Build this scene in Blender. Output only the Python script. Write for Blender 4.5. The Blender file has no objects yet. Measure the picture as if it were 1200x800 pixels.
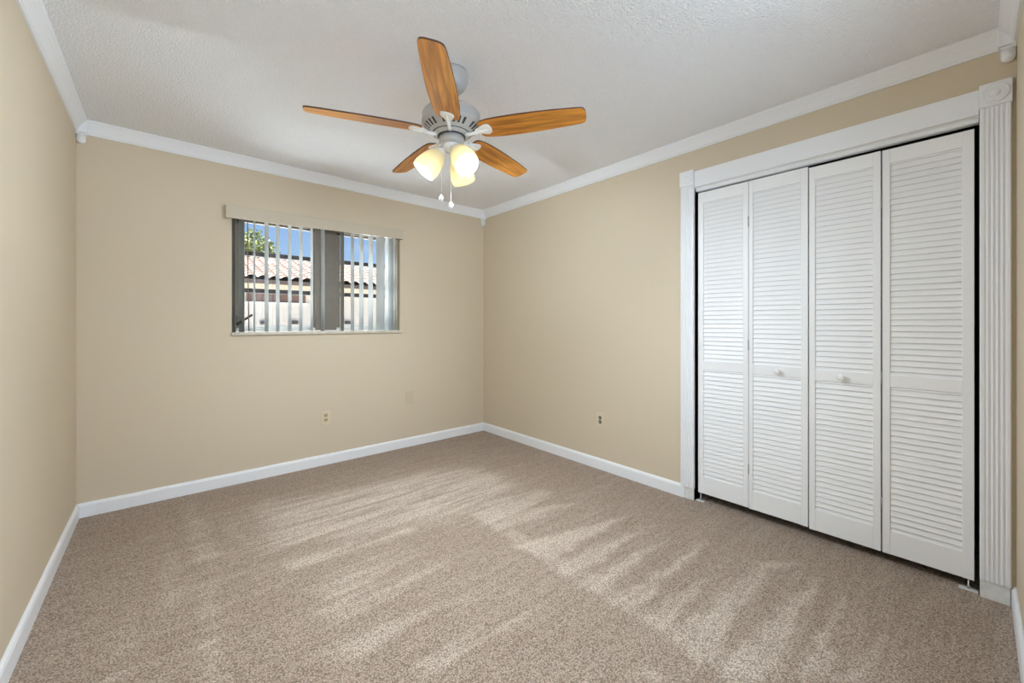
import bpy, bmesh, math, random
import numpy as np
from mathutils import Vector, Matrix

random.seed(7)
rng = np.random.RandomState(5)
scene = bpy.context.scene
C = scene.collection
PI = math.pi

# ------------------------------------------------------------------ camera
YAW = 0.7143
SY, CY = math.sin(YAW), math.cos(YAW)
EYE = 1.194
cam_data = bpy.data.cameras.new('camera')
cam = bpy.data.objects.new('camera', cam_data)
C.objects.link(cam)
cam.location = (0, 0, EYE)
cam.rotation_euler = (PI / 2, 0, -YAW)
cam_data.sensor_width = 36
cam_data.lens = 470.87 / 1200 * 36
cam_data.shift_y = -(400 - 378.73) / 1200
cam_data.clip_start = 0.02
scene.camera = cam

# ------------------------------------------------------------------ world, sun, lamps, exposure
scene.view_settings.view_transform = 'Standard'
scene.view_settings.look = 'None'
scene.view_settings.gamma = 1.0
scene.view_settings.use_curve_mapping = False
scene.view_settings.exposure = 0.0
scene.cycles.use_denoising = True
scene.cycles.max_bounces = 14
scene.cycles.diffuse_bounces = 8
scene.cycles.sample_clamp_indirect = 25.0

HALL_FILL_W = 30.0      # added soft fill behind the camera, not a known lamp
CEIL_FILL_W = 10.0      # added upward fill for the ceiling, not a known lamp
FAN_W = 52.0        # each bulb of the fan
SUN_E = 22.0
LOW_FILL_W = 175.0   # added fill below the window, standing in for daylight off the ground
HIGH_FILL_W = 190.0    # added fill above the window, standing in for skylight
SKY_S = 1.0

world = bpy.data.worlds.new('sky')
scene.world = world
world.use_nodes = True
wn, wl = world.node_tree.nodes, world.node_tree.links
wn.clear()
w_out = wn.new('ShaderNodeOutputWorld')
w_bg = wn.new('ShaderNodeBackground')
w_tc = wn.new('ShaderNodeTexCoord')
w_sep = wn.new('ShaderNodeSeparateXYZ')
w_ramp = wn.new('ShaderNodeValToRGB')
w_noise = wn.new('ShaderNodeTexNoise')
w_cr = wn.new('ShaderNodeValToRGB')
w_map = wn.new('ShaderNodeMapping')
w_mix = wn.new('ShaderNodeMixRGB')
wl.new(w_tc.outputs['Generated'], w_sep.inputs[0])
wl.new(w_sep.outputs['Z'], w_ramp.inputs['Fac'])
w_ramp.color_ramp.elements[0].position = 0.08
w_ramp.color_ramp.elements[0].color = (0.46, 0.68, 0.95, 1)
w_ramp.color_ramp.elements[1].position = 0.42
w_ramp.color_ramp.elements[1].color = (0.13, 0.31, 0.80, 1)
wl.new(w_tc.outputs['Generated'], w_map.inputs['Vector'])
w_map.inputs['Scale'].default_value = (1, 1, 4)
wl.new(w_map.outputs['Vector'], w_noise.inputs['Vector'])
w_noise.inputs['Scale'].default_value = 3.2
w_noise.inputs['Detail'].default_value = 6
w_cr.color_ramp.elements[0].position = 0.52
w_cr.color_ramp.elements[0].color = (0, 0, 0, 1)
w_cr.color_ramp.elements[1].position = 0.80
w_cr.color_ramp.elements[1].color = (0.55, 0.55, 0.55, 1)
wl.new(w_noise.outputs['Fac'], w_cr.inputs['Fac'])
wl.new(w_cr.outputs['Color'], w_mix.inputs['Fac'])
wl.new(w_ramp.outputs['Color'], w_mix.inputs['Color1'])
w_mix.inputs['Color2'].default_value = (0.85, 0.90, 0.95, 1)
wl.new(w_mix.outputs['Color'], w_bg.inputs['Color'])
w_bg.inputs['Strength'].default_value = SKY_S
wl.new(w_bg.outputs[0], w_out.inputs[0])


def lamp(name, kind, loc, energy, color=(1, 1, 1), rot=(0, 0, 0), size=None, size_y=None, radius=None):
    d = bpy.data.lights.new(name, kind)
    d.energy = energy
    d.color = color
    if kind == 'AREA':
        d.shape = 'RECTANGLE'
        d.size = size
        d.size_y = size_y
    if radius is not None:
        d.shadow_soft_size = radius
    o = bpy.data.objects.new(name, d)
    C.objects.link(o)
    o.location = loc
    o.rotation_euler = rot
    return o


sun = lamp('sun', 'SUN', (0, 0, 8), SUN_E, (1.0, 0.97, 0.92))
sun.rotation_euler = Vector((-0.44, -0.22, 0.87)).to_track_quat('Z', 'Y').to_euler()
sun.data.angle = math.radians(0.6)
def aim(o, d):
    o.rotation_euler = Vector(d).to_track_quat('-Z', 'Y').to_euler()


aim(lamp('window_fill_low', 'AREA', (1.05, 4.55, 0.45), LOW_FILL_W, (0.80, 0.90, 1.0), size=3.2, size_y=1.1), (0, -0.40, 0.92))  # added lamp hidden below the sill, brightens the ceiling
aim(lamp('window_fill_high', 'AREA', (1.05, 4.45, 2.95), HIGH_FILL_W, (0.72, 0.86, 1.0), size=2.0, size_y=0.9), (0, -0.62, -0.78))  # added lamp hidden above the window, brightens the carpet
# added area fill, unseen behind the camera, shining in through the doorway
lamp('hall_fill', 'AREA', (0.65, -0.85, 1.25), HALL_FILL_W, (0.66, 0.82, 1.0), (PI / 2, 0, 0), 1.9, 2.0)
# added upward fill, out of view, to brighten the ceiling
lamp('ceiling_fill', 'AREA', (0.65, -0.65, 1.40), CEIL_FILL_W, (0.66, 0.82, 1.0), (math.radians(122), 0, 0), 1.9, 1.0)



# ------------------------------------------------------------------ materials
def new_mat(name):
    m = bpy.data.materials.new(name)
    m.use_nodes = True
    b = m.node_tree.nodes['Principled BSDF']
    return m, m.node_tree.nodes, m.node_tree.links, b


def srgb(r, g, b):
    f = lambda c: (c / 255 / 12.92) if c / 255 <= 0.04045 else ((c / 255 + 0.055) / 1.055) ** 2.4
    return (f(r), f(g), f(b), 1)


def plain(name, col, rough=0.5, metal=0.0, bump=0.0, scale=200.0, vary=0.0, detail=2.0, dist=0.002, spec=None):
    m, n, l, b = new_mat(name)
    b.inputs['Base Color'].default_value = col
    b.inputs['Roughness'].default_value = rough
    b.inputs['Metallic'].default_value = metal
    if spec is not None:
        b.inputs['Specular IOR Level'].default_value = spec
    tc = n.new('ShaderNodeTexCoord')
    nz = n.new('ShaderNodeTexNoise')
    nz.inputs['Scale'].default_value = scale
    nz.inputs['Detail'].default_value = detail
    l.new(tc.outputs['Object'], nz.inputs['Vector'])
    if vary > 0:
        mx = n.new('ShaderNodeMixRGB')
        mx.blend_type = 'MULTIPLY'
        mx.inputs['Fac'].default_value = 1
        rp = n.new('ShaderNodeValToRGB')
        rp.color_ramp.elements[0].position = 0.3
        rp.color_ramp.elements[1].position = 0.7
        rp.color_ramp.elements[0].color = (1 - vary, 1 - vary, 1 - vary, 1)
        rp.color_ramp.elements[1].color = (1, 1, 1, 1)
        l.new(nz.outputs['Fac'], rp.inputs['Fac'])
        l.new(rp.outputs['Color'], mx.inputs['Color2'])
        mx.inputs['Color1'].default_value = col
        l.new(mx.outputs['Color'], b.inputs['Base Color'])
    if bump > 0:
        bp = n.new('ShaderNodeBump')
        bp.inputs['Strength'].default_value = bump
        bp.inputs['Distance'].default_value = dist
        l.new(nz.outputs['Fac'], bp.inputs['Height'])
        l.new(bp.outputs['Normal'], b.inputs['Normal'])
    return m


M = {}
M['wall'] = plain('cream_wall_paint', srgb(209, 195, 172), 0.75, bump=0.25, scale=90, detail=3, spec=0.25)
M['trim'] = plain('white_trim_paint', srgb(236, 237, 240), 0.42, bump=0.04, scale=60)
M['plinth'] = plain('worn_white_paint', srgb(230, 230, 228), 0.6, vary=0.15, scale=30)
M['door'] = plain('white_door_paint', srgb(237, 237, 238), 0.45, bump=0.05, scale=80)
M['hall'] = plain('hall_wall_paint', srgb(225, 220, 210), 0.8)
M['dark'] = plain('closet_shade', srgb(70, 66, 62), 0.9)  # closet inside coloured dark in place of its shade
M['ivory'] = plain('ivory_plastic', srgb(214, 200, 172), 0.35)
M['wall_plate'] = plain('painted_plate', srgb(203, 188, 162), 0.5)
M['receptacle'] = plain('aged_ivory_receptacle', srgb(180, 160, 126), 0.4)
M['slot'] = plain('black_slot', srgb(40, 34, 28), 0.5)
M['fan_white'] = plain('white_enamel', srgb(184, 183, 182), 0.35)
M['fan_dark'] = plain('vent_shadow_black', srgb(60, 60, 64), 0.6)
M['bracket'] = plain('gloss_white_enamel', srgb(238, 238, 238), 0.25)
M['chrome'] = plain('bright_metal', srgb(200, 200, 200), 0.25, metal=1.0)
M['bronze'] = plain('bronze_frame', srgb(124, 114, 100), 0.5, vary=0.12, scale=14)
M['muntin'] = plain('dark_bronze', srgb(52, 44, 42), 0.5)
M['alu'] = plain('pale_aluminium', srgb(205, 205, 200), 0.4, vary=0.1, scale=12)
M['stone'] = plain('marble_sill', srgb(214, 205, 188), 0.4, vary=0.25, scale=22, detail=6)
M['valance'] = plain('valance_vinyl', srgb(198, 186, 166), 0.55, bump=0.05, scale=120)
M['stucco'] = plain('white_stucco', srgb(178, 172, 164), 0.85, bump=0.3, scale=40)
M['fascia'] = plain('cream_fascia', srgb(200, 186, 162), 0.7)
M['gutter'] = plain('brown_gutter', srgb(66, 54, 49), 0.5)
M['brown'] = plain('brown_shutter', srgb(96, 74, 64), 0.6, vary=0.3, scale=20)
M['ground'] = plain('pale_paving', srgb(226, 224, 218), 0.9, vary=0.2, scale=3)
M['bark'] = plain('bark', srgb(90, 72, 56), 0.9, vary=0.4, scale=30)
M['spring'] = plain('spring_steel', srgb(170, 170, 172), 0.35, metal=0.8)
M['clear'] = plain('clear_plastic_pull', srgb(240, 240, 240), 0.12)
M['sash_black'] = plain('operator_black', srgb(52, 48, 44), 0.4)


def popcorn():
    m, n, l, b = new_mat('popcorn_ceiling')
    b.inputs['Base Color'].default_value = srgb(241, 242, 245)
    b.inputs['Roughness'].default_value = 0.9
    b.inputs['Specular IOR Level'].default_value = 0.1
    tc = n.new('ShaderNodeTexCoord')
    v = n.new('ShaderNodeTexVoronoi')
    v.inputs['Scale'].default_value = 120
    nz = n.new('ShaderNodeTexNoise')
    nz.inputs['Scale'].default_value = 75
    nz.inputs['Detail'].default_value = 4
    l.new(tc.outputs['Object'], v.inputs['Vector'])
    l.new(tc.outputs['Object'], nz.inputs['Vector'])
    a = n.new('ShaderNodeMath')
    a.operation = 'SUBTRACT'
    l.new(nz.outputs['Fac'], a.inputs[0])
    l.new(v.outputs['Distance'], a.inputs[1])
    bp = n.new('ShaderNodeBump')
    bp.inputs['Strength'].default_value = 0.8
    bp.inputs['Distance'].default_value = 0.006
    l.new(a.outputs[0], bp.inputs['Height'])
    l.new(bp.outputs['Normal'], b.inputs['Normal'])
    return m


M['ceiling'] = popcorn()


def carpet():
    m, n, l, b = new_mat('beige_carpet')
    b.inputs['Roughness'].default_value = 0.95
    b.inputs['Specular IOR Level'].default_value = 0.08
    b.inputs['Sheen Weight'].default_value = 0.15
    tc = n.new('ShaderNodeTexCoord')
    at = n.new('ShaderNodeAttribute')
    at.attribute_name = 'nap_sheen'
    mix = n.new('ShaderNodeMixRGB')
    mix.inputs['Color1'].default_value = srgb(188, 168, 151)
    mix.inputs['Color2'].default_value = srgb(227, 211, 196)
    # nap lies in brushed streaks along the vacuum's stroke
    mp = n.new('ShaderNodeMapping')
    mp.inputs['Scale'].default_value = (2.0, 26.0, 1)
    st = n.new('ShaderNodeTexNoise')
    st.inputs['Scale'].default_value = 1.6
    st.inputs['Detail'].default_value = 5
    st.inputs['Roughness'].default_value = 0.6
    l.new(tc.outputs['Object'], mp.inputs['Vector'])
    l.new(mp.outputs['Vector'], st.inputs['Vector'])
    ad = n.new('ShaderNodeMath')
    ad.operation = 'MULTIPLY_ADD'
    l.new(st.outputs['Fac'], ad.inputs[0])
    ad.inputs[1].default_value = 0.9
    ad.inputs[2].default_value = -0.45
    sm = n.new('ShaderNodeMath')
    sm.operation = 'ADD'
    sm.use_clamp = True
    l.new(at.outputs['Fac'], sm.inputs[0])
    l.new(ad.outputs[0], sm.inputs[1])
    l.new(sm.outputs[0], mix.inputs['Fac'])
    # tufts
    vo = n.new('ShaderNodeTexVoronoi')
    vo.inputs['Scale'].default_value = 165
    vo.inputs['Randomness'].default_value = 1.0
    l.new(tc.outputs['Object'], vo.inputs['Vector'])
    rp = n.new('ShaderNodeValToRGB')
    rp.color_ramp.elements[0].position = 0.12
    rp.color_ramp.elements[0].color = (1.25, 1.25, 1.25, 1)
    rp.color_ramp.elements[1].position = 0.75
    rp.color_ramp.elements[1].color = (0.40, 0.37, 0.34, 1)
    l.new(vo.outputs['Distance'], rp.inputs['Fac'])
    mu = n.new('ShaderNodeMixRGB')
    mu.blend_type = 'MULTIPLY'
    mu.inputs['Fac'].default_value = 0.82
    l.new(mix.outputs['Color'], mu.inputs['Color1'])
    l.new(rp.outputs['Color'], mu.inputs['Color2'])
    # flecks: yarns of slightly different dye
    wn_ = n.new('ShaderNodeTexNoise')
    wn_.inputs['Scale'].default_value = 210
    wn_.inputs['Detail'].default_value = 2
    l.new(tc.outputs['Object'], wn_.inputs['Vector'])
    fr = n.new('ShaderNodeValToRGB')
    fr.color_ramp.elements[0].position = 0.32
    fr.color_ramp.elements[0].color = (0.45, 0.40, 0.36, 1)
    fr.color_ramp.elements[1].position = 0.62
    fr.color_ramp.elements[1].color = (1.18, 1.18, 1.18, 1)
    l.new(wn_.outputs['Fac'], fr.inputs['Fac'])
    m2 = n.new('ShaderNodeMixRGB')
    m2.blend_type = 'MULTIPLY'
    m2.inputs['Fac'].default_value = 0.78
    l.new(mu.outputs['Color'], m2.inputs['Color1'])
    l.new(fr.outputs['Color'], m2.inputs['Color2'])
    l.new(m2.outputs['Color'], b.inputs['Base Color'])
    # rows of tufting
    wv = n.new('ShaderNodeTexWave')
    wv.bands_direction = 'Y'
    wv.inputs['Scale'].default_value = 9.0
    wv.inputs['Distortion'].default_value = 2.0
    wv.inputs['Detail'].default_value = 2
    wv.inputs['Detail Scale'].default_value = 3
    l.new(tc.outputs['Object'], wv.inputs['Vector'])
    hm = n.new('ShaderNodeMath')
    hm.operation = 'MULTIPLY_ADD'
    l.new(wv.outputs['Fac'], hm.inputs[0])
    hm.inputs[1].default_value = 0.35
    l.new(wn_.outputs['Fac'], hm.inputs[2])
    h2 = n.new('ShaderNodeMath')
    h2.operation = 'SUBTRACT'
    l.new(hm.outputs[0], h2.inputs[0])
    l.new(vo.outputs['Distance'], h2.inputs[1])
    bp = n.new('ShaderNodeBump')
    bp.inputs['Strength'].default_value = 0.75
    bp.inputs['Distance'].default_value = 0.006
    l.new(h2.outputs[0], bp.inputs['Height'])
    l.new(bp.outputs['Normal'], b.inputs['Normal'])
    return m


M['carpet'] = carpet()


def wood():
    m, n, l, b = new_mat('honey_wood')
    b.inputs['Roughness'].default_value = 0.38
    tc = n.new('ShaderNodeTexCoord')
    mp = n.new('ShaderNodeMapping')
    mp.inputs['Scale'].default_value = (2.2, 30, 30)
    nz = n.new('ShaderNodeTexNoise')
    nz.inputs['Scale'].default_value = 1.6
    nz.inputs['Detail'].default_value = 6
    nz.inputs['Distortion'].default_value = 0.6
    l.new(tc.outputs['Object'], mp.inputs['Vector'])
    l.new(mp.outputs['Vector'], nz.inputs['Vector'])
    rp = n.new('ShaderNodeValToRGB')
    rp.color_ramp.elements[0].position = 0.32
    rp.color_ramp.elements[0].color = srgb(152, 92, 32)
    rp.color_ramp.elements[1].position = 0.66
    rp.color_ramp.elements[1].color = srgb(230, 156, 62)
    l.new(nz.outputs['Fac'], rp.inputs['Fac'])
    l.new(rp.outputs['Color'], b.inputs['Base Color'])
    return m


M['wood'] = wood()
M['wood_edge'] = plain('walnut_edge', srgb(84, 52, 34), 0.5)


def glass():
    m, n, l, b = new_mat('window_glass')
    n.remove(b)
    o = n['Material Output']
    t = n.new('ShaderNodeBsdfTransparent')
    t.inputs['Color'].default_value = (0.97, 0.98, 0.98, 1)
    g = n.new('ShaderNodeBsdfGlossy')
    g.inputs['Roughness'].default_value = 0.02
    x = n.new('ShaderNodeMixShader')
    x.inputs['Fac'].default_value = 0.015
    l.new(t.outputs[0], x.inputs[1])
    l.new(g.outputs[0], x.inputs[2])
    l.new(x.outputs[0], o.inputs['Surface'])
    return m


M['glass'] = glass()


def frosted():
    m, n, l, b = new_mat('lit_frosted_glass')
    o = n['Material Output']
    b.inputs['Base Color'].default_value = (0.80, 0.74, 0.55, 1)
    b.inputs['Roughness'].default_value = 0.3
    b.inputs['Emission Color'].default_value = (1.0, 0.84, 0.44, 1)
    b.inputs['Emission Strength'].default_value = 0.34
    t = n.new('ShaderNodeBsdfTranslucent')
    t.inputs['Color'].default_value = (0.06, 0.052, 0.032, 1)
    x = n.new('ShaderNodeMixShader')
    x.inputs['Fac'].default_value = 0.3
    l.new(b.outputs[0], x.inputs[1])
    l.new(t.outputs[0], x.inputs[2])
    # the thin glass also lets a little light straight through
    tr_ = n.new('ShaderNodeBsdfTransparent')
    tr_.inputs['Color'].default_value = (1.0, 0.88, 0.62, 1)
    y = n.new('ShaderNodeMixShader')
    y.inputs['Fac'].default_value = 0.06
    l.new(x.outputs[0], y.inputs[1])
    l.new(tr_.outputs[0], y.inputs[2])
    l.new(y.outputs[0], o.inputs['Surface'])
    return m


M['frosted'] = frosted()


def bulb_mat():
    m, n, l, b = new_mat('lit_bulb')
    b.inputs['Base Color'].default_value = (1, 0.95, 0.85, 1)
    b.inputs['Emission Color'].default_value = (1.0, 0.90, 0.68, 1)
    b.inputs['Emission Strength'].default_value = 7.0
    return m


M['bulb'] = bulb_mat()


def vane_mat():
    m, n, l, b = new_mat('blind_vinyl')
    o = n['Material Output']
    b.inputs['Base Color'].default_value = srgb(176, 177, 172)
    b.inputs['Roughness'].default_value = 0.5
    t = n.new('ShaderNodeBsdfTranslucent')
    t.inputs['Color'].default_value = srgb(206, 210, 205)
    x = n.new('ShaderNodeMixShader')
    x.inputs['Fac'].default_value = 0.10
    l.new(b.outputs[0], x.inputs[1])
    l.new(t.outputs[0], x.inputs[2])
    l.new(x.outputs[0], o.inputs['Surface'])
    return m


M['vane'] = vane_mat()


def leaf_mat():
    m, n, l, b = new_mat('leaf_green')
    b.inputs['Roughness'].default_value = 0.6
    oi = n.new('ShaderNodeTexCoord')
    nz = n.new('ShaderNodeTexNoise')
    nz.inputs['Scale'].default_value = 5
    rp = n.new('ShaderNodeValToRGB')
    rp.color_ramp.elements[0].position = 0.35
    rp.color_ramp.elements[0].color = srgb(52, 72, 38)
    rp.color_ramp.elements[1].position = 0.65
    rp.color_ramp.elements[1].color = srgb(150, 158, 92)
    l.new(oi.outputs['Object'], nz.inputs['Vector'])
    l.new(nz.outputs['Fac'], rp.inputs['Fac'])
    l.new(rp.outputs['Color'], b.inputs['Base Color'])
    return m


M['leaf'] = leaf_mat()


def tile_mat():
    m, n, l, b = new_mat('clay_tile')
    b.inputs['Roughness'].default_value = 0.85
    tc = n.new('ShaderNodeTexCoord')
    nz = n.new('ShaderNodeTexNoise')
    nz.inputs['Scale'].default_value = 6
    nz.inputs['Detail'].default_value = 4
    rp = n.new('ShaderNodeValToRGB')
    rp.color_ramp.elements[0].position = 0.3
    rp.color_ramp.elements[0].color = srgb(134, 114, 103)
    rp.color_ramp.elements[1].position = 0.7
    rp.color_ramp.elements[1].color = srgb(158, 142, 132)
    l.new(tc.outputs['Object'], nz.inputs['Vector'])
    l.new(nz.outputs['Fac'], rp.inputs['Fac'])
    l.new(rp.outputs['Color'], b.inputs['Base Color'])
    return m


M['tile'] = tile_mat()


# ------------------------------------------------------------------ mesh helpers
class MB:
    """collects geometry for ONE mesh object"""

    def __init__(self):
        self.v, self.f, self.mi, self.sm = [], [], [], []

    def add(self, vs, fs, mi=0, smooth=False, mat=None):
        o = len(self.v)
        for p in vs:
            p = Vector(p)
            self.v.append(tuple(mat @ p) if mat else tuple(p))
        for f in fs:
            self.f.append([o + i for i in f])
            self.mi.append(mi)
            self.sm.append(smooth)
        return self

    def box(self, a, b, mi=0, mat=None):
        (x0, y0, z0), (x1, y1, z1) = a, b
        x0, x1 = min(x0, x1), max(x0, x1)
        y0, y1 = min(y0, y1), max(y0, y1)
        z0, z1 = min(z0, z1), max(z0, z1)
        vs = [(x0, y0, z0), (x1, y0, z0), (x1, y1, z0), (x0, y1, z0), (x0, y0, z1), (x1, y0, z1), (x1, y1, z1), (x0, y1, z1)]
        fs = [(0, 3, 2, 1), (4, 5, 6, 7), (0, 1, 5, 4), (1, 2, 6, 5), (2, 3, 7, 6), (3, 0, 4, 7)]
        return self.add(vs, fs, mi, False, mat)

    def lathe(self, prof, seg=32, mi=0, mat=None, smooth=True, cap0=True, cap1=True, mifn=None):
        o = len(self.v)
        n = len(prof)
        vs, fs = [], []
        for (r, z) in prof:
            for k in range(seg):
                a = 2 * PI * k / seg
                vs.append((r * math.cos(a), r * math.sin(a), z))
        base_f = []
        for i in range(n - 1):
            for k in range(seg):
                k2 = (k + 1) % seg
                base_f.append(((i * seg + k, i * seg + k2, (i + 1) * seg + k2, (i + 1) * seg + k), i, k))
        for p in vs:
            p = Vector(p)
            self.v.append(tuple(mat @ p) if mat else tuple(p))
        for f, i, k in base_f:
            self.f.append([o + q for q in f])
            self.mi.append(mifn(i, k) if mifn else mi)
            self.sm.append(smooth)
        if cap0:
            self.f.append([o + k for k in range(seg)][::-1]); self.mi.append(mi); self.sm.append(False)
        if cap1:
            self.f.append([o + (n - 1) * seg + k for k in range(seg)]); self.mi.append(mi); self.sm.append(False)
        return self

    def tube(self, pts, radii, seg=10, mi=0, smooth=True):
        pts = [Vector(p) for p in pts]
        if not isinstance(radii, (list, tuple)):
            radii = [radii] * len(pts)
        o = len(self.v)
        for i, p in enumerate(pts):
            d = (pts[min(i + 1, len(pts) - 1)] - pts[max(i - 1, 0)]).normalized()
            up = Vector((0, 0, 1)) if abs(d.z) < 0.9 else Vector((1, 0, 0))
            u = d.cross(up).normalized()
            w = d.cross(u).normalized()
            for k in range(seg):
                a = 2 * PI * k / seg
                self.v.append(tuple(p + radii[i] * (math.cos(a) * u + math.sin(a) * w)))
        for i in range(len(pts) - 1):
            for k in range(seg):
                k2 = (k + 1) % seg
                self.f.append([o + i * seg + k, o + i * seg + k2, o + (i + 1) * seg + k2, o + (i + 1) * seg + k])
                self.mi.append(mi); self.sm.append(smooth)
        self.f.append([o + k for k in range(seg)][::-1]); self.mi.append(mi); self.sm.append(False)
        e = o + (len(pts) - 1) * seg
        self.f.append([e + k for k in range(seg)]); self.mi.append(mi); self.sm.append(False)
        return self

    def prism(self, poly, h0, h1, mi=0, mat=None):
        """poly: list of 2D points, extruded along local z"""
        n = len(poly)
        vs = [(p[0], p[1], h0) for p in poly] + [(p[0], p[1], h1) for p in poly]
        fs = [tuple(range(n))[::-1], tuple(range(n, 2 * n))]
        for i in range(n):
            j = (i + 1) % n
            fs.append((i, j, n + j, n + i))
        return self.add(vs, fs, mi, False, mat)

    def build(self, name, mats, parent=None, bevel=0.0, seg=2, angle=40):
        me = bpy.data.meshes.new(name)
        me.from_pydata(self.v, [], self.f)
        if not isinstance(mats, (list, tuple)):
            mats = [mats]
        for m in mats:
            me.materials.append(m)
        for i, p in enumerate(me.polygons):
            p.material_index = self.mi[i]
            p.use_smooth = self.sm[i]
        bm = bmesh.new()
        bm.from_mesh(me)
        bmesh.ops.recalc_face_normals(bm, faces=bm.faces)
        bm.to_mesh(me)
        bm.free()
        me.update()
        o = bpy.data.objects.new(name, me)
        C.objects.link(o)
        if parent:
            o.parent = parent
        if bevel > 0:
            md = o.modifiers.new('bevel', 'BEVEL')
            md.width = bevel
            md.segments = seg
            md.limit_method = 'ANGLE'
            md.angle_limit = math.radians(angle)
        return o


def tag(o, label, cat, group=None):
    o['label'] = label
    o['category'] = cat
    if group:
        o['group'] = group
    return o


def thing(name, label, cat, loc=(0, 0, 0), rot=(0, 0, 0), group=None):
    o = bpy.data.objects.new(name, None)
    o.empty_display_size = 0.1
    C.objects.link(o)
    o.location = loc
    o.rotation_euler = rot
    return tag(o, label, cat, group)


def struct(o):
    o['kind'] = 'structure'
    return o


def basis(xa, ya, za, org=(0, 0, 0)):
    """matrix taking local x,y,z to the given world axes"""
    m = Matrix((xa, ya, za)).transposed().to_4x4()
    m.translation = Vector(org)
    return m


# ------------------------------------------------------------------ room shell
XL, XR, YB, YF, ZC = -0.4041, 2.7074, 3.6068, -0.113, 2.44
T = 0.21
WX0, WX1, WZ0, WZ1 = 0.381, 1.707, 1.105, 2.045     # window opening
CY0, CY1, CZ1 = -0.012, 1.240, 2.105                # closet opening
DX0, DX1, DZ1 = XL, 1.68, 2.43                      # doorway behind the camera, widened and raised to let the fill in

# carpet floor: a fine grid; one attribute holds vacuum strokes and painted window sheen
TRACKS_AND_SHEEN = [
    ([(1.473, 2.086), (1.451, 1.801), (2.113, 1.723)], .75),
    ([(1.41, 1.626), (1.46, 1.408), (2.184, 1.41)], .8),
    ([(1.572, 2.159), (1.54, 1.855), (2.075, 1.935), (2.092, 2.036)], .55),
    ([(1.454, 1.357), (1.453, 1.235), (2.225, 1.261)], .85),
    ([(1.449, 1.181), (1.436, 1.086), (2.174, 1.112)], .8),
    ([(1.428, 1.022), (1.454, 0.939), (2.339, 0.957)], .85),
    ([(1.464, 0.886), (1.453, 0.806), (2.206, 0.81)], .75),
    ([(1.444, 0.763), (1.422, 0.64), (2.224, 0.644), (2.416, 0.551), (2.272, 0.695)], .75),
    ([(1.418, 0.597), (1.502, 0.464), (1.806, 0.466), (2.379, 0.475)], .8),
    ([(1.581, 0.396), (1.685, 0.348), (2.067, 0.357), (2.505, 0.366)], .75),
    ([(1.688, 0.303), (1.778, 0.246), (2.107, 0.222)], .6),
    ([(1.198, 0.77), (1.281, 0.656), (1.271, 0.743)], .6),
    ([(1.43, 0.45), (1.60, 0.45), (1.53, 0.80), (1.56, 1.20), (1.53, 1.60), (1.60, 2.10), (1.43, 2.16), (1.46, 1.70), (1.42, 1.30), (1.45, 0.90)], .42),
    ([(0.467, 3.151), (0.952, 2.946), (1.518, 2.882), (1.963, 2.694), (1.976, 2.26), (1.414, 2.048), (1.124, 2.243),  # wide patch: brushed pile plus the window's sheen painted lighter
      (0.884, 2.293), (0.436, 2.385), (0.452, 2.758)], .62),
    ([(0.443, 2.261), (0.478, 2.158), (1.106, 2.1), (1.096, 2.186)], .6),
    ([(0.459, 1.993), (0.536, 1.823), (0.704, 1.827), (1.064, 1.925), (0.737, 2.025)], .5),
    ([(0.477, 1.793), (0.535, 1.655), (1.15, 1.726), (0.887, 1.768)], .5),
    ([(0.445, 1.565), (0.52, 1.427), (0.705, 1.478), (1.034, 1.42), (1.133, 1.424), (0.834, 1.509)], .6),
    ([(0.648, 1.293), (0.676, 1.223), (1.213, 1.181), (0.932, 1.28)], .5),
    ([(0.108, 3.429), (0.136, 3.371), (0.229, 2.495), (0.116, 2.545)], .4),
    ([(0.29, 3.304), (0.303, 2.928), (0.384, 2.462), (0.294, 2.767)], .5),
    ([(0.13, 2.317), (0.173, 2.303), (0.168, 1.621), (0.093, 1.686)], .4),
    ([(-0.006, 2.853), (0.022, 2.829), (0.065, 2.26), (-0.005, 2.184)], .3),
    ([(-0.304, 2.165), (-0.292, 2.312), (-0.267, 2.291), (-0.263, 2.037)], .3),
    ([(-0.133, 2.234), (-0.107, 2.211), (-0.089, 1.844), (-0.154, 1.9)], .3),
]


def inside(px, py, poly):
    r = np.zeros(px.shape, bool)
    j = len(poly) - 1
    for i in range(len(poly)):
        xi, yi = poly[i]
        xj, yj = poly[j]
        if yi != yj:
            r ^= ((yi > py) != (yj > py)) & (px < (xj - xi) * (py - yi) / (yj - yi) + xi)
        j = i
    return r


def smooth2(a, k):
    for _ in range(k):
        p = np.pad(a, 1, mode='edge')
        a = (p[:-2, 1:-1] + p[2:, 1:-1] + p[1:-1, :-2] + p[1:-1, 2:] + 2 * p[1:-1, 1:-1]) / 6
    return a


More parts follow.
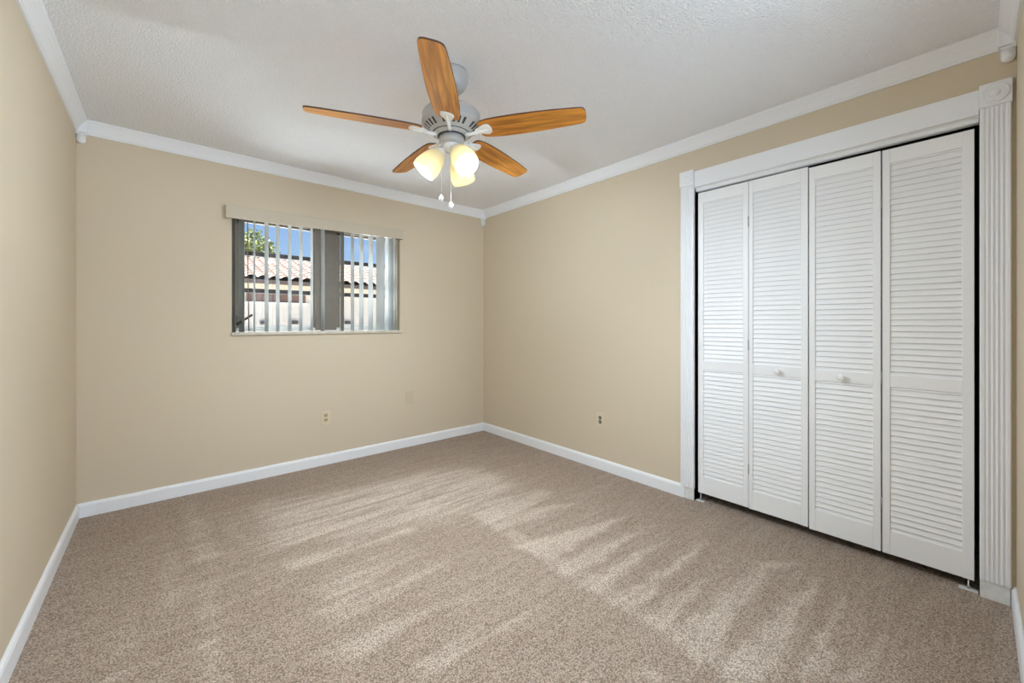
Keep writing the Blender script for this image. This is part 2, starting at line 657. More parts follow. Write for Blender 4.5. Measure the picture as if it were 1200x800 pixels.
def build_floor():
    step = 0.012
    xs = np.arange(XL - 0.02, XR + 0.70, step)
    ys = np.arange(YF - 0.02, YB + 0.03, step)
    gx, gy = np.meshgrid(xs, ys)
    wob = smooth2(rng.randn(*gx.shape), 10) * 0.05
    wob2 = smooth2(rng.randn(*gx.shape), 10) * 0.05
    # brushed streaks: noise drawn out along the strokes
    st = rng.randn(*gx.shape)
    for _ in range(160):
        st = (np.roll(st, 1, 1) + np.roll(st, -1, 1) + 2 * st) / 4
    st = smooth2(st, 2)
    st = st / st.std()
    nap_sheen = np.zeros(gx.shape)
    for k, (poly, s) in enumerate(TRACKS_AND_SHEEN):
        i = inside(gx + wob, gy + wob2, poly).astype(float) * s
        if k == 13:  # the patch with painted window sheen, blurred wide and streaked
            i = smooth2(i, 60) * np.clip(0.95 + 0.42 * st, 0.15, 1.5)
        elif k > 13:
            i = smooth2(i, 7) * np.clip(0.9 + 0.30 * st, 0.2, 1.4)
        else:
            i = smooth2(i, 2) * np.clip(0.95 + 0.14 * st, 0.4, 1.3)
        nap_sheen = np.maximum(nap_sheen, i)
    nap_sheen = nap_sheen + 0.10 + 0.05 * st
    verts = [(float(x), float(y), 0.0) for y in ys for x in xs]
    nx, ny = len(xs), len(ys)
    faces = [(j * nx + i, j * nx + i + 1, (j + 1) * nx + i + 1, (j + 1) * nx + i) for j in range(ny - 1) for i in range(nx - 1)]
    me = bpy.data.meshes.new('floor')
    me.from_pydata(verts, [], faces)
    at = me.attributes.new('nap_sheen', 'FLOAT', 'POINT')
    at.data.foreach_set('value', nap_sheen.ravel().astype(np.float32))
    me.materials.append(M['carpet'])
    o = bpy.data.objects.new('floor', me)
    C.objects.link(o)
    return struct(o)


build_floor()
b = MB().box((XL - T, YF - T, ZC), (XR + 0.75, YB + T, ZC + 0.12))
struct(b.build('ceiling', M['ceiling']))
b = MB()
b.box((XL - T, YB, 0), (WX0, YB + T, ZC)); b.box((WX1, YB, 0), (XR + 0.75, YB + T, ZC))
b.box((WX0, YB, 0), (WX1, YB + T, WZ0)); b.box((WX0, YB, WZ1), (WX1, YB + T, ZC))
struct(b.build('wall_back', M['wall']))
struct(MB().box((XL - T, YF - T, 0), (XL, YB, ZC)).build('wall_left', M['wall']))
b = MB()
b.box((XR, CY1, 0), (XR + 0.11, YB, ZC)); b.box((XR, YF, 0), (XR + 0.11, CY0, ZC)); b.box((XR, CY0, CZ1), (XR + 0.11, CY1, ZC))
struct(b.build('wall_right', M['wall']))
b = MB()
b.box((DX1, YF - T, 0), (XR + 0.75, YF, ZC)); b.box((DX0, YF - T, DZ1), (DX1, YF, ZC))
struct(b.build('wall_front', M['wall']))
# closet niche
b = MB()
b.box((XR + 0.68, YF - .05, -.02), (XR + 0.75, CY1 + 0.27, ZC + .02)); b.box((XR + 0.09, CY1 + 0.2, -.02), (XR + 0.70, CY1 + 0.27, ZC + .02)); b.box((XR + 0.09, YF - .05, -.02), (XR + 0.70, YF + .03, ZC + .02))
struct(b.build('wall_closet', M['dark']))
# unseen hall behind the doorway, widened around the added fill lamps
b = MB()
b.box((XL - T - 0.3, -1.75, 0), (XL - T - 0.2, YF - T, ZC)); b.box((2.3, -1.75, 0), (2.4, YF - T, ZC))
b.box((XL - T - 0.2, -1.75, 0), (2.3, -1.65, ZC)); b.box((XL - T - 0.3, -1.75, ZC), (2.4, YF - T, ZC + .1))
b.box((XL - T - 0.3, YF - T - .02, 0), (XL - T, YF - T, ZC))
struct(b.build('wall_hall', M['hall']))
b = MB().box((XL - T - 0.3, -1.75, -0.06), (2.4, YF - 0.02, -0.001))
struct(b.build('floor_hall', M['ground']))


# baseboards
def base_run(name, length, mat4):
    prof = [(0, 0), (0.014, 0), (0.014, 0.070), (0.010, 0.081), (0.004, 0.087), (0, 0.087)]
    struct(MB().prism(prof, 0, length, mat=mat4).build(name, M['trim']))


# local x -> out from wall, y -> up, z -> along wall
base_run('baseboard_back', XR - XL, basis((0, -1, 0), (0, 0, 1), (1, 0, 0), (XL, YB, 0)))
base_run('baseboard_left', YB - YF, basis((1, 0, 0), (0, 0, 1), (0, 1, 0), (XL, YF, 0)))
base_run('baseboard_right', YB - 1.306, basis((-1, 0, 0), (0, 0, 1), (0, 1, 0), (XR, 1.306, 0)))
base_run('baseboard_front', XR - DX1, basis((0, 1, 0), (0, 0, 1), (1, 0, 0), (DX1, YF, 0)))


# crown moulding (trim_1..4)
def crown_run(name, length, mat4):
    prof = [(0, -0.080), (0.009, -0.080), (0.010, -0.072), (0.015, -0.068), (0.016, -0.062), (0.024, -0.046),
            (0.028, -0.040), (0.030, -0.035), (0.038, -0.024), (0.041, -0.018), (0.047, -0.012), (0.050, -0.007), (0.050, 0), (0, 0)]
    struct(MB().prism(prof, 0, length, mat=mat4).build(name, M['trim']))


crown_run('trim_1', XR - XL, basis((0, -1, 0), (0, 0, 1), (1, 0, 0), (XL, YB, ZC)))
crown_run('trim_2', YB - YF, basis((1, 0, 0), (0, 0, 1), (0, 1, 0), (XL, YF, ZC)))
crown_run('trim_3', YB - YF, basis((-1, 0, 0), (0, 0, 1), (0, 1, 0), (XR, YF, ZC)))
crown_run('trim_4', XR - DX1, basis((0, 1, 0), (0, 0, 1), (1, 0, 0), (DX1, YF, ZC)))


def corner_block(n, x, y, sx, sy, drop):
    """moulding block in an inside corner with a turned pendant below"""
    s = 0.050
    bb = MB()
    bb.box((x, y, ZC - 0.084), (x + sx * s, y + sy * s, ZC))
    bb.box((x, y, ZC - 0.095), (x + sx * (s - .006), y + sy * (s - .006), ZC - 0.085))
    o = bb.build('trim_%d' % n, M['trim'], bevel=0.003)
    struct(o)
    pm = Matrix.Translation((x + sx * 0.022, y + sy * 0.022, ZC - 0.095))
    h = drop
    p = MB().lathe([(0.022, 0), (0.022, -h * .60), (0.0205, -h * .76), (0.016, -h * .90), (0.009, -h * .98), (0.001, -h)], 20, mat=pm)
    p.build('pendant', M['trim'], o)


corner_block(5, XL, YB, 1, -1, 0.050)
corner_block(6, XR, YB, -1, -1, 0.075)
corner_block(7, XR, YF, -1, 1, 0.050)

# ------------------------------------------------------------------ closet casing
XF = XR - 0.020


def flute_profile(w, d):
    """pilaster cross-section: x along the wall (0..w), y out from the wall"""
    pts = [(0, 0), (0, d * .75), (0.004, d)]
    n = 5
    m = 0.011
    pitch = (w - 2 * m) / n
    for i in range(n):
        cx = m + pitch * (i + .5)
        r = pitch * 0.40
        for k in range(7):
            a = PI - PI * k / 6
            pts.append((cx + r * math.cos(a), d - 0.0055 * math.sin(a)))
    pts += [(w - 0.004, d), (w, d * .75), (w, 0)]
    return pts


def pilaster(num, y0, y1):
    w = y1 - y0
    # local x -> +Y, y -> -X, z -> up
    m4 = basis((0, 1, 0), (-1, 0, 0), (0, 0, 1), (XR, y0, 0))
    o = MB().prism(flute_profile(w, 0.020), 0.080, 2.128, mat=m4).build('trim_%d' % num, M['trim'])
    struct(o)
    bb = MB().box((XR, y0 + .003, 0), (XR - 0.010, y1 - .001, 0.0775))
    bb.build('plinth', M['plinth'], o, bevel=0.002)
    bb = MB().box((XR, y0 - 0.002, 2.126), (XR - 0.027, y1 + 0.002, 2.226))
    ro = bb.build('corner_rosette', M['trim'], o, bevel=0.002)
    cm = basis((0, 1, 0), (0, 0, 1), (-1, 0, 0), (XR - 0.026, (y0 + y1) / 2, 2.177))
    rings = [(0.041, 0), (0.041, 0.004), (0.036, 0.007), (0.031, 0.003), (0.029, 0.003), (0.025, 0.007), (0.019, 0.003),
             (0.016, 0.003), (0.012, 0.008), (0.006, 0.011), (0.001, 0.012)]
    MB().lathe(rings, 36, mat=cm, cap1=False).build('bullseye', M['trim'], ro)


pilaster(8, 1.240, 1.332)
pilaster(9, -0.100, -0.012)
# head casing between the two corner blocks
b = MB().box((XR, CY0 + .002, CZ1), (XR - 0.016, CY1 - .002, 2.214))
hd = struct(b.build('trim_10', M['trim'], bevel=0.002))
b = MB().box((XR - .016, CY0 + .002, CZ1), (XR - 0.021, CY1 - .002, CZ1 + 0.012))
b.build('casing_bead', M['trim'], hd, bevel=0.0015)
# jambs inside the opening and the head track
b = MB()
b.box((XR, CY1, 0), (XR + 0.11, CY1 + 0.012, CZ1)); b.box((XR, CY0 - 0.012, 0), (XR + 0.11, CY0, CZ1))
b.box((XR + .001, CY0, CZ1 - .004), (XR + 0.11, CY1, CZ1 + .012))
struct(b.build('trim_11', M['trim']))
b = MB()
b.box((XR + 0.010, CY0 + .002, 2.081), (XR + 0.013, CY1 - .002, CZ1 - .004)); b.box((XR + 0.037, CY0 + .002, 2.081), (XR + 0.040, CY1 - .002, CZ1 - .004))
b.box((XR + 0.013, CY0 + .002, CZ1 - .007), (XR + 0.037, CY1 - .002, CZ1 - .004))
tag(b.build('door_track', M['trim']), 'slim white metal track above the louvered closet doors', 'door track')

# ------------------------------------------------------------------ bifold louvered doors
XD = XR + 0.012            # front face of the doors
DT = 0.028                 # thickness


def louver_field(y0, y1, z0, z1):
    bb = MB()
    pitch = 0.0287
    n = max(1, int(round((z1 - z0) / pitch)))
    p = (z1 - z0) / n
    th = 0.0030
    for i in range(n + 1):
        zc = z0 + p * i + 0.004
        # slat: front edge low, back edge high
        f = Vector((XD + 0.004, 0, zc - 0.0145))
        k = Vector((XD + 0.0188, 0, zc + 0.0355))
        d = (k - f).normalized()
        nrm = Vector((-d.z, 0, d.x))
        q = [f + nrm * th / 2 + d * .002, f + nrm * th * .3, f - nrm * th * .3, f - nrm * th / 2 + d * .002, k - nrm * th / 2, k + nrm * th / 2]
        if q[2].z < z0 - 0.015:
            continue
        n6 = len(q)
        vs = [(a.x, y0 - .004, min(max(a.z, z0 - .012), z1 + .012)) for a in q] + [(a.x, y1 + .004, min(max(a.z, z0 - .012), z1 + .012)) for a in q]
        fs = [tuple(range(n6)), tuple(range(n6, 2 * n6))[::-1]] + [(j, (j + 1) % n6, n6 + (j + 1) % n6, n6 + j) for j in range(n6)]
        bb.add(vs, fs)
    return bb


def door_leaf(parent, y0, y1, zb, zt, s0, s1, off, knob_y=None):
    """y0<y1; s0/s1 stile widths at y0/y1 side"""
    zr = [(zb, 0.168 + off), (0.880 + off, 0.940 + off), (1.990 + off, zt)]
    bb = MB()
    bb.box((XD, y0, zb), (XD + DT, y0 + s0, zt)); bb.box((XD, y1 - s1, zb), (XD + DT, y1, zt))
    fr = bb
    for a, c in zr:
        fr.box((XD + .0012, y0 + s0, a), (XD + DT - .0012, y1 - s1, c))
    pn = fr.build('door_panel', M['door'], parent, bevel=0.0012, seg=1)
    louver_field(y0 + s0, y1 - s1, zr[0][1], zr[1][0]).build('louver_slats', M['door'], pn)
    louver_field(y0 + s0, y1 - s1, zr[1][1], zr[2][0]).build('louver_slats', M['door'], pn)
    if knob_y is not None:
        km = basis((0, 1, 0), (0, 0, 1), (-1, 0, 0), (XD + .001, knob_y, 0.910 + off))
        MB().lathe([(0.010, 0), (0.008, 0.006), (0.007, 0.011), (0.012, 0.015), (0.0165, 0.020), (0.0172, 0.025), (0.014, 0.030), (0.006, 0.033), (0.001, 0.0335)],
                   24, mat=km, cap1=False).build('knob', M['door'], pn)
    return pn


def hinge(parent, y, z):
    bb = MB()
    bb.tube([(XD - .001, y, z - .032), (XD - .001, y, z + .032)], 0.0032, 8)
    bb.build('hinge', M['spring'], parent)


dr = thing('bifold_door', 'white louvered folding closet door on the left, beside the cream wall', 'closet door', (XD, 0.92, 0.0), group='louvered closet doors')
P = dr.location.copy()
fix = []


def rel(o, parent):
    """keep world-space mesh coordinates for a child of a located empty"""
    o.matrix_parent_inverse = Matrix.Translation(parent.location).inverted()


p1 = door_leaf(dr, 0.9165, 1.2235, 0.059, 2.069, 0.030, 0.034, 0.006); rel(p1, dr)
p2 = door_leaf(dr, 0.6135, 0.9135, 0.056, 2.069, 0.032, 0.022, 0.003, 0.757); rel(p2, dr)
for z in (0.30, 1.06, 1.82):
    hinge(dr, 0.915, z)
    rel(dr.children[-1], dr)
dl = thing('bifold_door', 'white louvered folding closet door on the right, nearest the front corner', 'closet door', (XD, 0.31, 0.0), group='louvered closet doors')
p3 = door_leaf(dl, 0.3115, 0.6075, 0.050, 2.060, 0.029, 0.027, -0.001, 0.465); rel(p3, dl)
p4 = door_leaf(dl, 0.0030, 0.3055, 0.050, 2.058, 0.036, 0.028, -0.002); rel(p4, dl)
for z in (0.29, 0.92, 1.80):
    hinge(dl, 0.3085, z)
    rel([c for c in dl.children if c.name.startswith('hinge')][-1], dl)


def pivot(label, ya, yb, yp):
    t = thing('pivot_bracket', label, 'bracket', (XD + .01, (ya + yb) / 2, 0))
    b1 = MB().box((XD - .006, ya, 0.001), (XD + .022, yb, 0.005)).build('bracket_plate', M['bracket'], t, bevel=.001)
    rel(b1, t)
    b2 = MB().lathe([(0.006, 0.005), (0.006, 0.020), (0.004, 0.022), (0.004, 0.062)], 12, mat=Matrix.Translation((XD + .014, yp, 0))).build('pivot_pin', M['chrome'], t)
    rel(b2, t)


pivot('small white metal floor bracket under the far end of the closet doors', 1.186, 1.236, 1.212)
pivot('small white metal floor bracket under the near end of the closet doors', -0.008, 0.050, 0.020)

# ------------------------------------------------------------------ window
YG = YB + 0.14
win = bpy.data.objects.new('window_1', None)
C.objects.link(win)
struct(win)
b = MB()   # fixed frame with the wide centre post
fz0, fz1 = WZ0 + 0.030, WZ1
b.box((WX0, YG - .035, fz0), (WX0 + 0.040, YG + .045, fz1)); b.box((WX1 - 0.035, YG - .035, fz0), (WX1, YG + .045, fz1))
b.box((WX0 + .040, YG - .035, fz1 - 0.045), (WX1 - .035, YG + .045, fz1))
b.box((0.984, YG - .040, fz0), (1.158, YG + .045, fz1 - .045))
b.build('window_frame', M['bronze'], win, bevel=0.002)
b = MB()
b.box((WX0 + .040, YG - .035, fz0), (0.984, YG + .045, fz0 + 0.022)); b.box((1.158, YG - .035, fz0), (WX1 - .035, YG + .045, fz0 + 0.022))
b.build('bottom_track', M['alu'], win, bevel=0.002)
SX = [(WX0 + .040, 0.984), (1.158, WX1 - .035)]
for (a, c) in SX:
    b = MB()
    z0, z1 = fz0 + .022, fz1 - .045
    b.box((a, YG - .015, z0), (a + .036, YG + .015, z1)); b.box((c - .012, YG - .015, z0), (c, YG + .015, z1))
    b.box((a, YG - .015, z1 - .016), (c, YG + .015, z1))
    sash = b.build('sash', M['bronze'], win)
    bt = MB()
    bt.box((a + .036, YG - .015, z0), (c - .012, YG + .015, z0 + .012)); bt.box((a + .036, YG - .010, z0 + .020), (c - .012, YG + .012, z0 + .026))
    bt.build('bottom_rail', M['alu'], sash)
    for zm in (1.452, 1.743):
        MB().box((a + .036, YG - .014, zm - .017), (c - .012, YG + .014, zm + .017)).build('muntin', M['muntin'], sash)
    MB().box((a + .036, YG - .002, z0 + .012), (c - .012, YG + .002, z1 - .016)).build('glass_pane', M['glass'], sash)
# casement operator at the lower left
op = MB().box((WX0 + .010, YG - .062, 1.165), (WX0 + .046, YG - .036, 1.255)).build('operator_box', M['sash_black'], win, bevel=.004)
MB().tube([(WX0 + .030, YG - .064, 1.190), (WX0 + .055, YG - .072, 1.196), (WX0 + .100, YG - .080, 1.232), (WX0 + .138, YG - .080, 1.262)], [.010, .010, .008, .009], 10).build('crank_handle', M['sash_black'], op)
# stone sill
b = MB().box((WX0 - .004, YB - .022, WZ0), (WX1 + .010, YB + .200, WZ0 + .022))
b.build('window_sill', M['stone'], win, bevel=0.003)

# ------------------------------------------------------------------ vertical blind
bl = thing('vertical_blind', 'pale vertical blind with open vanes and plain valance over the window', 'blind', (1.04, YB + .045, 1.13))


def blind_part(mb, name, mat, bevel=0.0, parent=None):
    o = mb.build(name, mat, parent or bl, bevel=bevel)
    if parent is None:
        rel(o, bl)
    return o


YV = YB + .045
# valance board with returns and top, hanging a touch low at its left end
b = MB()
va, vc = 0.340, 1.716
zt0, zb0, zt1, zb1 = 2.058, 1.961, 2.079, 1.990
def slab(bb, y0, y1, xa, xc):
    f = lambda x, a, c: a + (c - a) * (x - va) / (vc - va)
    vs = [(xa, y0, f(xa, zb0, zb1)), (xc, y0, f(xc, zb0, zb1)), (xc, y1, f(xc, zb0, zb1)), (xa, y1, f(xa, zb0, zb1)),
          (xa, y0, f(xa, zt0, zt1)), (xc, y0, f(xc, zt0, zt1)), (xc, y1, f(xc, zt0, zt1)), (xa, y1, f(xa, zt0, zt1))]
    bb.add(vs, [(0, 3, 2, 1), (4, 5, 6, 7), (0, 1, 5, 4), (1, 2, 6, 5), (2, 3, 7, 6), (3, 0, 4, 7)])
slab(b, YB - .054, YB - .047, va, vc)
slab(b, YB - .047, YB - .002, va, va + .006)
slab(b, YB - .047, YB - .002, vc - .006, vc)
blind_part(b, 'valance', M['valance'], 0.0015)
blind_part(MB().box((WX0 + .006, YV - .022, 2.004), (WX1 - .006, YV + .022, 2.040)), 'headrail', M['alu'], 0.002)
VANES = [(0.401, -12), (0.452, -16), (0.533, 1.5), (0.615, -8), (0.692, -5.5), (0.778, -4), (0.860, -3.5), (0.943, 2), (1.029, -5),
         (1.191, -2), (1.280, 0.5), (1.359, -4), (1.445, -6), (1.536, -36), (1.600, 4), (1.640, -12), (1.672, 14)]


def vane(x, ang):
    w, sag, th = 0.089, 0.006, 0.0012
    n = 8
    z0, z1 = 1.1285, 2.006
    pts = []
    for i in range(n + 1):
        u = -w / 2 + w * i / n
        s = sag * (1 - (2 * u / w) ** 2) - sag * .6
        pts.append((u, s))
    outer = [(u, s + th / 2) for u, s in pts] + [(u, s - th / 2) for u, s in reversed(pts)]
    a = math.radians(ang)
    d = (math.sin(a), math.cos(a))       # vane direction in plan
    q = (math.cos(a), -math.sin(a))
    poly = [(x + d[0] * u + q[0] * s, YV + d[1] * u + q[1] * s) for u, s in outer]
    # keep the vane clear of the window frame and inside the wall opening
    return MB().prism(poly, z0, z1)


for (x, a) in VANES:
    o = vane(x, a).build('vane', M['vane'], bl)
    rel(o, bl)
wd = MB().tube([(0.478, YB - .012, 1.985), (0.480, YB - .014, 1.60), (0.486, YB - .016, 1.135)], [.0035, .0035, .004], 8)
blind_part(wd, 'tilt_wand', M['bronze'])


# ------------------------------------------------------------------ wall plates
def plate_base(name, label, cat, org, xa, na, w, h, mat):
    """xa: horizontal axis along wall, na: outwards normal"""
    t = thing(name, label, cat, org)
    m4 = basis(xa, (0, 0, 1), na)
    p = MB().box((-w / 2, -h / 2, 0), (w / 2, h / 2, 0.0055), mat=m4).build('cover_plate', mat, t, bevel=.0025, seg=3)
    return t, m4


def duplex(t, m4, mat):
    for s in (1, -1):
        mm = m4 @ Matrix.Translation((0, s * 0.0195, 0.0055))
        pts = [(0.0165 * math.cos(a), max(-.0135, min(.0135, 0.0175 * math.sin(a)))) for a in [2 * PI * k / 28 for k in range(28)]]
        r = MB().prism(pts, -.001, 0.0022, mat=mm).build('receptacle', mat, t)
        sl = MB()
        sl.box((-.0080, -.002, .0021), (-.0055, .008, .0027), mat=mm); sl.box((.0055, -.002, .0021), (.0080, .007, .0027), mat=mm)
        sl.lathe([(0.0028, .0021), (0.0028, .0027)], 12, mat=mm @ Matrix.Translation((0, -.0075, 0)))
        sl.build('socket_slots', M['slot'], r)
    mm = m4 @ Matrix.Translation((0, 0, 0.0055))
    MB().lathe([(0.0032, -.001), (0.0032, .0008), (.002, .0014)], 14, mat=mm).build('screw', M['ivory'], t)


t, m4 = plate_base('wall_outlet', 'ivory duplex wall outlet on the window wall, below the window', 'outlet', (1.037, YB, 0.397), (-1, 0, 0), (0, -1, 0), 0.073, 0.117, M['ivory'])
duplex(t, m4, M['receptacle'])
t, m4 = plate_base('blank_wall_plate', 'blank cream painted cover plate on the window wall toward the corner', 'wall plate', (1.808, YB, 0.476), (-1, 0, 0), (0, -1, 0), 0.080, 0.122, M['wall_plate'])
for s in (1, -1):
    MB().lathe([(0.0032, .005), (0.0032, .0062), (.002, .0068)], 14, mat=m4 @ Matrix.Translation((0, s * .042, 0))).build('screw', M['wall_plate'], t)
t, m4 = plate_base('socket_plate', 'ivory wall plate with two round dark sockets beside the closet wall baseboard', 'outlet', (XR, 2.015, 0.404), (0, -1, 0), (-1, 0, 0), 0.076, 0.120, M['ivory'])
for s in (1, -1):
    mm = m4 @ Matrix.Translation((0, s * 0.017, 0.005))
    r = MB().lathe([(0.0145, 0), (0.0145, .0022), (.0125, .0030)], 24, mat=mm).build('round_socket', M['slot'], t)
    MB().lathe([(0.0050, .002), (0.0050, .0050), (0.0030, .0056)], 16, mat=mm).build('socket_tip', M['ivory'], r)

# ------------------------------------------------------------------ ceiling fan
FX, FY = 1.083, 1.708
fan = thing('ceiling_fan', 'white ceiling fan with five honey wood blades and three lit glass shades', 'ceiling fan', (FX, FY, ZC))
RV, FV = Vector((CY, -SY, 0)), Vector((SY, CY, 0))     # to the right and away, seen from the door


def fz(z):
    return z - ZC


def fpart(mb, name, mat, parent=None, bevel=0.0):
    return mb.build(name, mat, parent or fan, bevel=bevel)


fpart(MB().lathe([(0.078, fz(2.4395)), (0.080, fz(2.428)), (0.080, fz(2.405)), (0.076, fz(2.385)), (0.066, fz(2.364)), (0.048, fz(2.348)), (0.028, fz(2.340)), (0.022, fz(2.338))], 48), 'canopy', M['fan_white'])
fpart(MB().lathe([(0.014, fz(2.345)), (0.014, fz(2.27)), (0.034, fz(2.262)), (0.036, fz(2.240)), (0.05, fz(2.236))], 24), 'downrod', M['fan_white'])
# motor housing: drum, sloping vented underside
prof = [(0.040, fz(2.243)), (0.110, fz(2.240)), (0.136, fz(2.234)), (0.143, fz(2.224)), (0.1435, fz(2.190)), (0.146, fz(2.186)), (0.146, fz(2.177)),
        (0.139, fz(2.171)), (0.133, fz(2.1665)), (0.106, fz(2.1465)), (0.099, fz(2.1415)), (0.096, fz(2.140)), (0.0945, fz(2.1335))]
SEG = 120
fpart(MB().lathe(prof, SEG, mifn=lambda i, k: 1 if (i == 8 and k % 4 in (0, 1) and (k // 4) % 6 != 5) else 0), 'motor_housing', [M['fan_white'], M['fan_dark']])
fpart(MB().lathe([(0.0935, fz(2.1380)), (0.0935, fz(2.1335)), (0.090, fz(2.1325))], 64), 'shadow_gap', M['fan_dark'])
fpart(MB().lathe([(0.088, fz(2.136)), (0.088, fz(2.130)), (0.074, fz(2.122)), (0.070, fz(2.121))], 64), 'rotor_hub', M['fan_white'])
fpart(MB().lathe([(0.068, fz(2.124)), (0.068, fz(2.119)), (0.066, fz(2.117))], 64), 'gasket_ring', M['fan_dark'])
fpart(MB().lathe([(0.061, fz(2.120)), (0.062, fz(2.095)), (0.058, fz(2.086)), (0.050, fz(2.080)), (0.044, fz(2.079))], 48), 'switch_housing', M['fan_white'])
fpart(MB().lathe([(0.044, fz(2.082)), (0.047, fz(2.074)), (0.044, fz(2.062)), (0.036, fz(2.050)), (0.018, fz(2.046)), (0.010, fz(2.040)), (0.001, fz(2.038))], 40), 'light_fitter', M['bracket'])

ZBL = 2.140
PITCH = math.radians(13)


def blade_outline():
    """half-symmetric paddle: x along the blade from the hub, y across"""
    prof_ = [(0.150, 0.040), (0.165, 0.053), (0.20, 0.0605), (0.26, 0.0645), (0.34, 0.0655), (0.42, 0.0640), (0.50, 0.0600), (0.58, 0.0545), (0.63, 0.0500)]
    tip = [(0.642, 0.0480), (0.651, 0.0435), (0.657, 0.036), (0.660, 0.024), (0.661, 0.012)]
    top = prof_ + tip
    return top + [(0.661, 0.0)] + [(x, -y) for x, y in reversed(top)]


def blade_mesh():
    bb = MB()
    out = blade_outline()
    n = len(out)
    h = 0.0035
    bb.add([(x, y, -h) for x, y in out], [tuple(range(n))[::-1]], 0)
    bb.add([(x, y, h) for x, y in out], [tuple(range(n))], 0)
    vs = [(x, y, -h) for x, y in out] + [(x, y, h) for x, y in out]
    bb.add(vs, [(i, (i + 1) % n, n + (i + 1) % n, n + i) for i in range(n)], 1)
    return bb


def bracket_mesh():
    """blade iron: narrow arm from the hub that spreads into a rounded fan shaped pad under the blade (blade space)"""
    bb = MB()
    arm = []
    pad = [(0.126, 0.010), (0.142, 0.016), (0.158, 0.024), (0.172, 0.031), (0.184, 0.0345), (0.195, 0.0335), (0.204, 0.027), (0.209, 0.015)]
    poly = pad + [(0.211, 0)] + [(x, -y) for x, y in reversed(pad)]
    n = len(poly)
    vs, fs = [], []
    for x, y in poly:
        vs.append((x, y, -0.0036))
    for x, y in poly:
        vs.append((0.18 + (x - .18) * .9, y * .86, -0.0105))
    fs = [tuple(range(n)), tuple(range(n, 2 * n))[::-1]] + [(i, (i + 1) % n, n + (i + 1) % n, n + i) for i in range(n)]
    bb.add(vs, fs, 0)
    # raised centre rib
    bb.tube([(0.126, 0, -.010), (0.150, 0, -.0125), (0.175, 0, -.0125), (0.198, 0, -.010)], [.008, .008, .0065, .003], 10)
    return bb


bm_blade = blade_mesh()
bm_brk = bracket_mesh()
proto = None
for i in range(5):
    a = math.radians(159.5 + 72 * i)
    if proto is None:
        bo = bm_blade.build('blade', [M['wood'], M['wood_edge']], fan)
        br = bm_brk.build('blade_bracket', M['bracket'], bo, bevel=.001)
        # arm back to the rotor
        proto = (bo, br)
    else:
        bo = proto[0].copy(); C.objects.link(bo); bo.parent = fan
        br = proto[1].copy(); C.objects.link(br); br.parent = bo
    bo.matrix_local = Matrix.Translation((0, 0, fz(ZBL))) @ Matrix.Rotation(a, 4, 'Z') @ Matrix.Rotation(-PITCH, 4, 'X')
    # curved neck, level with the rotor
    dv = Vector((math.cos(a), math.sin(a), 0))
    nk = MB().tube([dv * 0.076 + Vector((0, 0, fz(2.127))), dv * 0.095 + Vector((0, 0, fz(2.122))), dv * 0.115 + Vector((0, 0, fz(2.124))), dv * 0.140 + Vector((0, 0, fz(2.130)))],
                   [.012, .009, .008, .010], 10)
    nk.build('bracket_arm', M['bracket'], fan)

# light kit
for k, az in enumerate((190, 310, 70)):
    a = math.radians(az)
    d = RV * math.cos(a) + FV * math.sin(a)
    tilt = math.radians(40)
    ax = d * math.sin(tilt) + Vector((0, 0, -math.cos(tilt)))      # shade axis, pointing down and out
    p0 = d * 0.040 + Vector((0, 0, fz(2.058)))
    ya = Vector((0, 0, 1)).cross(ax).normalized()
    xa = ya.cross(ax).normalized()
    m4 = basis(xa, ya, ax, p0)
    arm = MB().lathe([(0.012, -0.014), (0.014, 0.004), (0.024, 0.010), (0.0265, 0.016), (0.0265, 0.030), (0.024, 0.032)], 28, mat=m4).build('lamp_socket', M['bracket'], fan)
    outer = [(0.0245, 0.026), (0.030, 0.030), (0.040, 0.042), (0.049, 0.060), (0.056, 0.082), (0.0605, 0.106), (0.0622, 0.128), (0.0610, 0.146), (0.0590, 0.153)]
    inner = [(r - 0.003, z) for r, z in reversed(outer)]
    sh = MB().lathe(outer + inner, 40, mat=m4, cap0=False, cap1=False).build('lamp_shade', M['frosted'], fan)
    blb = MB().lathe([(0.012, 0.030), (0.013, 0.050), (0.020, 0.068), (0.0265, 0.088), (0.026, 0.103), (0.018, 0.117), (0.006, 0.124), (0.001, 0.125)], 24, mat=m4, cap1=False).build('bulb', M['bulb'], sh)
    wp = Vector((FX, FY, ZC)) + p0 + ax * 0.130
    lamp('fan_bulb_light', 'POINT', wp, FAN_W, (0.79, 0.905, 1.0), radius=0.02)


def pull(base, zend, kind):
    bx = Vector(base)
    ch = MB()
    n = int((bx.z - zend) / 0.0075)
    # beaded chain
    for i in range(n):
        z = bx.z - 0.0075 * i
        ch.lathe([(0.0006, 0.0018), (0.0016, 0.001), (0.0019, 0), (0.0016, -0.001), (0.0006, -0.0018)], 6, mat=Matrix.Translation((bx.x, bx.y, z)))
    ch.tube([bx, (bx.x, bx.y, zend)], 0.0009, 6)
    c_ = ch.build('pull_chain', M['bracket'], fan)
    zc = zend
    MB().lathe([(0.002, 0.004), (0.005, 0.001), (0.0105, -0.009), (0.0115, -0.016), (0.009, -0.024), (0.004, -0.030), (0.001, -0.031)], 16, mat=Matrix.Translation((bx.x, bx.y, zc)), cap1=False).build('chain_pull', M['clear'], c_)


e1 = RV * -0.046 + FV * -0.024
pull((e1.x, e1.y, fz(2.088)), fz(1.823), 0)
e2 = RV * 0.003 + FV * -0.042
pull((e2.x, e2.y, fz(2.062)), fz(1.782), 1)

# ------------------------------------------------------------------ outdoors
b = MB().box((-30, YB + T + .02, -0.20), (40, 60, -0.15))
struct(b.build('ground', M['ground']))

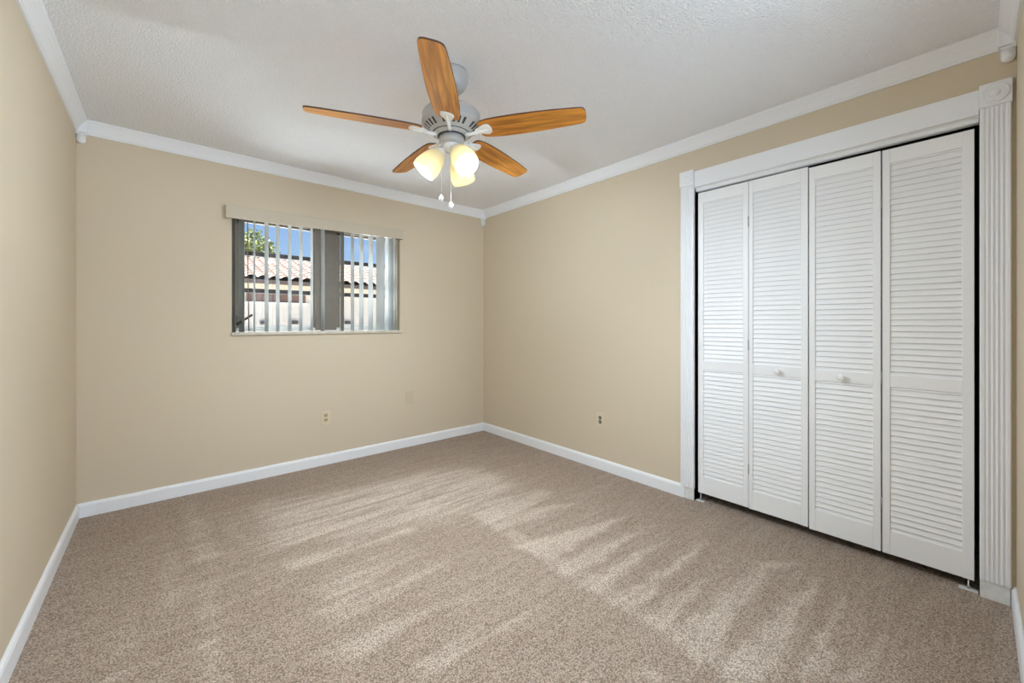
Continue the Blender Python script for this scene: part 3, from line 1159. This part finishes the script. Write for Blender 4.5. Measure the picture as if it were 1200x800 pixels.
HY = 11.5
house = thing('neighbor_house', 'white stucco house with pale clay tile roof seen through the window', 'house', (3, HY, -0.15))


def hpart(mb, name, mat, parent=None, bevel=0.0):
    o = mb.build(name, mat, parent or house, bevel=bevel)
    if parent is None:
        rel(o, house)
    return o


hpart(MB().box((-6, HY, -0.15), (14, HY + 6, 2.10)), 'house_wall', M['stucco'])
hpart(MB().box((-6.3, HY - .30, 1.99), (14.3, HY, 2.145)), 'fascia', M['fascia'])
hpart(MB().box((-6.3, HY - .40, 2.145), (14.3, HY - .02, 2.235)), 'gutter', M['gutter'], bevel=.01)


def roof():
    pitch = 0.24
    xs_ = np.arange(-5.0, 12.0, pitch / 8)
    run, rise = 3.1, 0.90
    courses = 11
    vs, fs = [], []
    rows = []
    for c in range(courses):
        for e in (0, 1):
            t_ = (c + (e if e == 0 else 0.999)) / courses
            lift = 0.030 * (1 - e)
            rows.append((t_, lift))
    nx = len(xs_)
    for (t_, lift) in rows:
        for x in xs_:
            w = abs(math.sin(PI * x / pitch)) ** 0.7
            vs.append((x, HY - .38 + run * t_, 2.24 + rise * t_ + 0.075 * w + lift))
    for r in range(len(rows) - 1):
        for i in range(nx - 1):
            fs.append((r * nx + i, r * nx + i + 1, (r + 1) * nx + i + 1, (r + 1) * nx + i))
    return MB().add(vs, fs)


hpart(roof(), 'tile_roof', M['tile'])
hpart(MB().box((-6, HY + 2.6, 2.1), (14, HY + 5.9, 3.02)), 'roof_back', M['tile'])
w1 = hpart(MB().box((1.50, HY - .05, 1.72), (2.80, HY + .02, 1.95)), 'shutter_band', M['brown'])
MB().box((1.46, HY - .08, 1.68), (2.84, HY + .01, 1.72)).build('shutter_ledge', M['alu'], w1)
MB().box((2.12, HY - .07, 1.72), (2.17, HY + .01, 1.95)).build('shutter_post', M['fascia'], w1)
for x in (1.86, 2.55, 3.88):
    hpart(MB().box((x - .075, HY - .06, 1.17), (x + .075, HY + .01, 1.255)), 'wall_vent', M['muntin'])

tree = thing('tree', 'green leafy tree rising behind the tile roof', 'tree', (3.08, 20.0, -0.15))
tr = MB().tube([(3.08, 20, -0.15), (3.05, 20, 1.5), (3.12, 20.05, 3.0), (3.08, 20, 4.4)], [.14, .11, .08, .03], 10)
o = tr.build('trunk', M['bark'], tree)
rel(o, tree)
bb = MB()
for i in range(1500):
    while True:
        p = rng.uniform(-1, 1, 3)
        if np.dot(p, p) < 1:
            break
    lump = 1 + 0.18 * math.sin(5 * p[0] + 2) * math.cos(4 * p[1]) + 0.12 * math.sin(9 * p[2])
    q = Vector((2.96 + p[0] * 0.84 * lump, 20 + p[1] * .84, 4.28 + p[2] * 0.76 * lump))
    a1, a2 = rng.uniform(0, 2 * PI), rng.uniform(-1, 1)
    u = Vector((math.cos(a1), math.sin(a1), a2)).normalized() * rng.uniform(.06, .11)
    w = u.cross(Vector(rng.uniform(-1, 1, 3))).normalized() * rng.uniform(.03, .05)
    bb.add([q - u, q + w, q + u, q - w], [(0, 1, 2, 3)])
o = bb.build('foliage', M['leaf'], tree)
rel(o, tree)
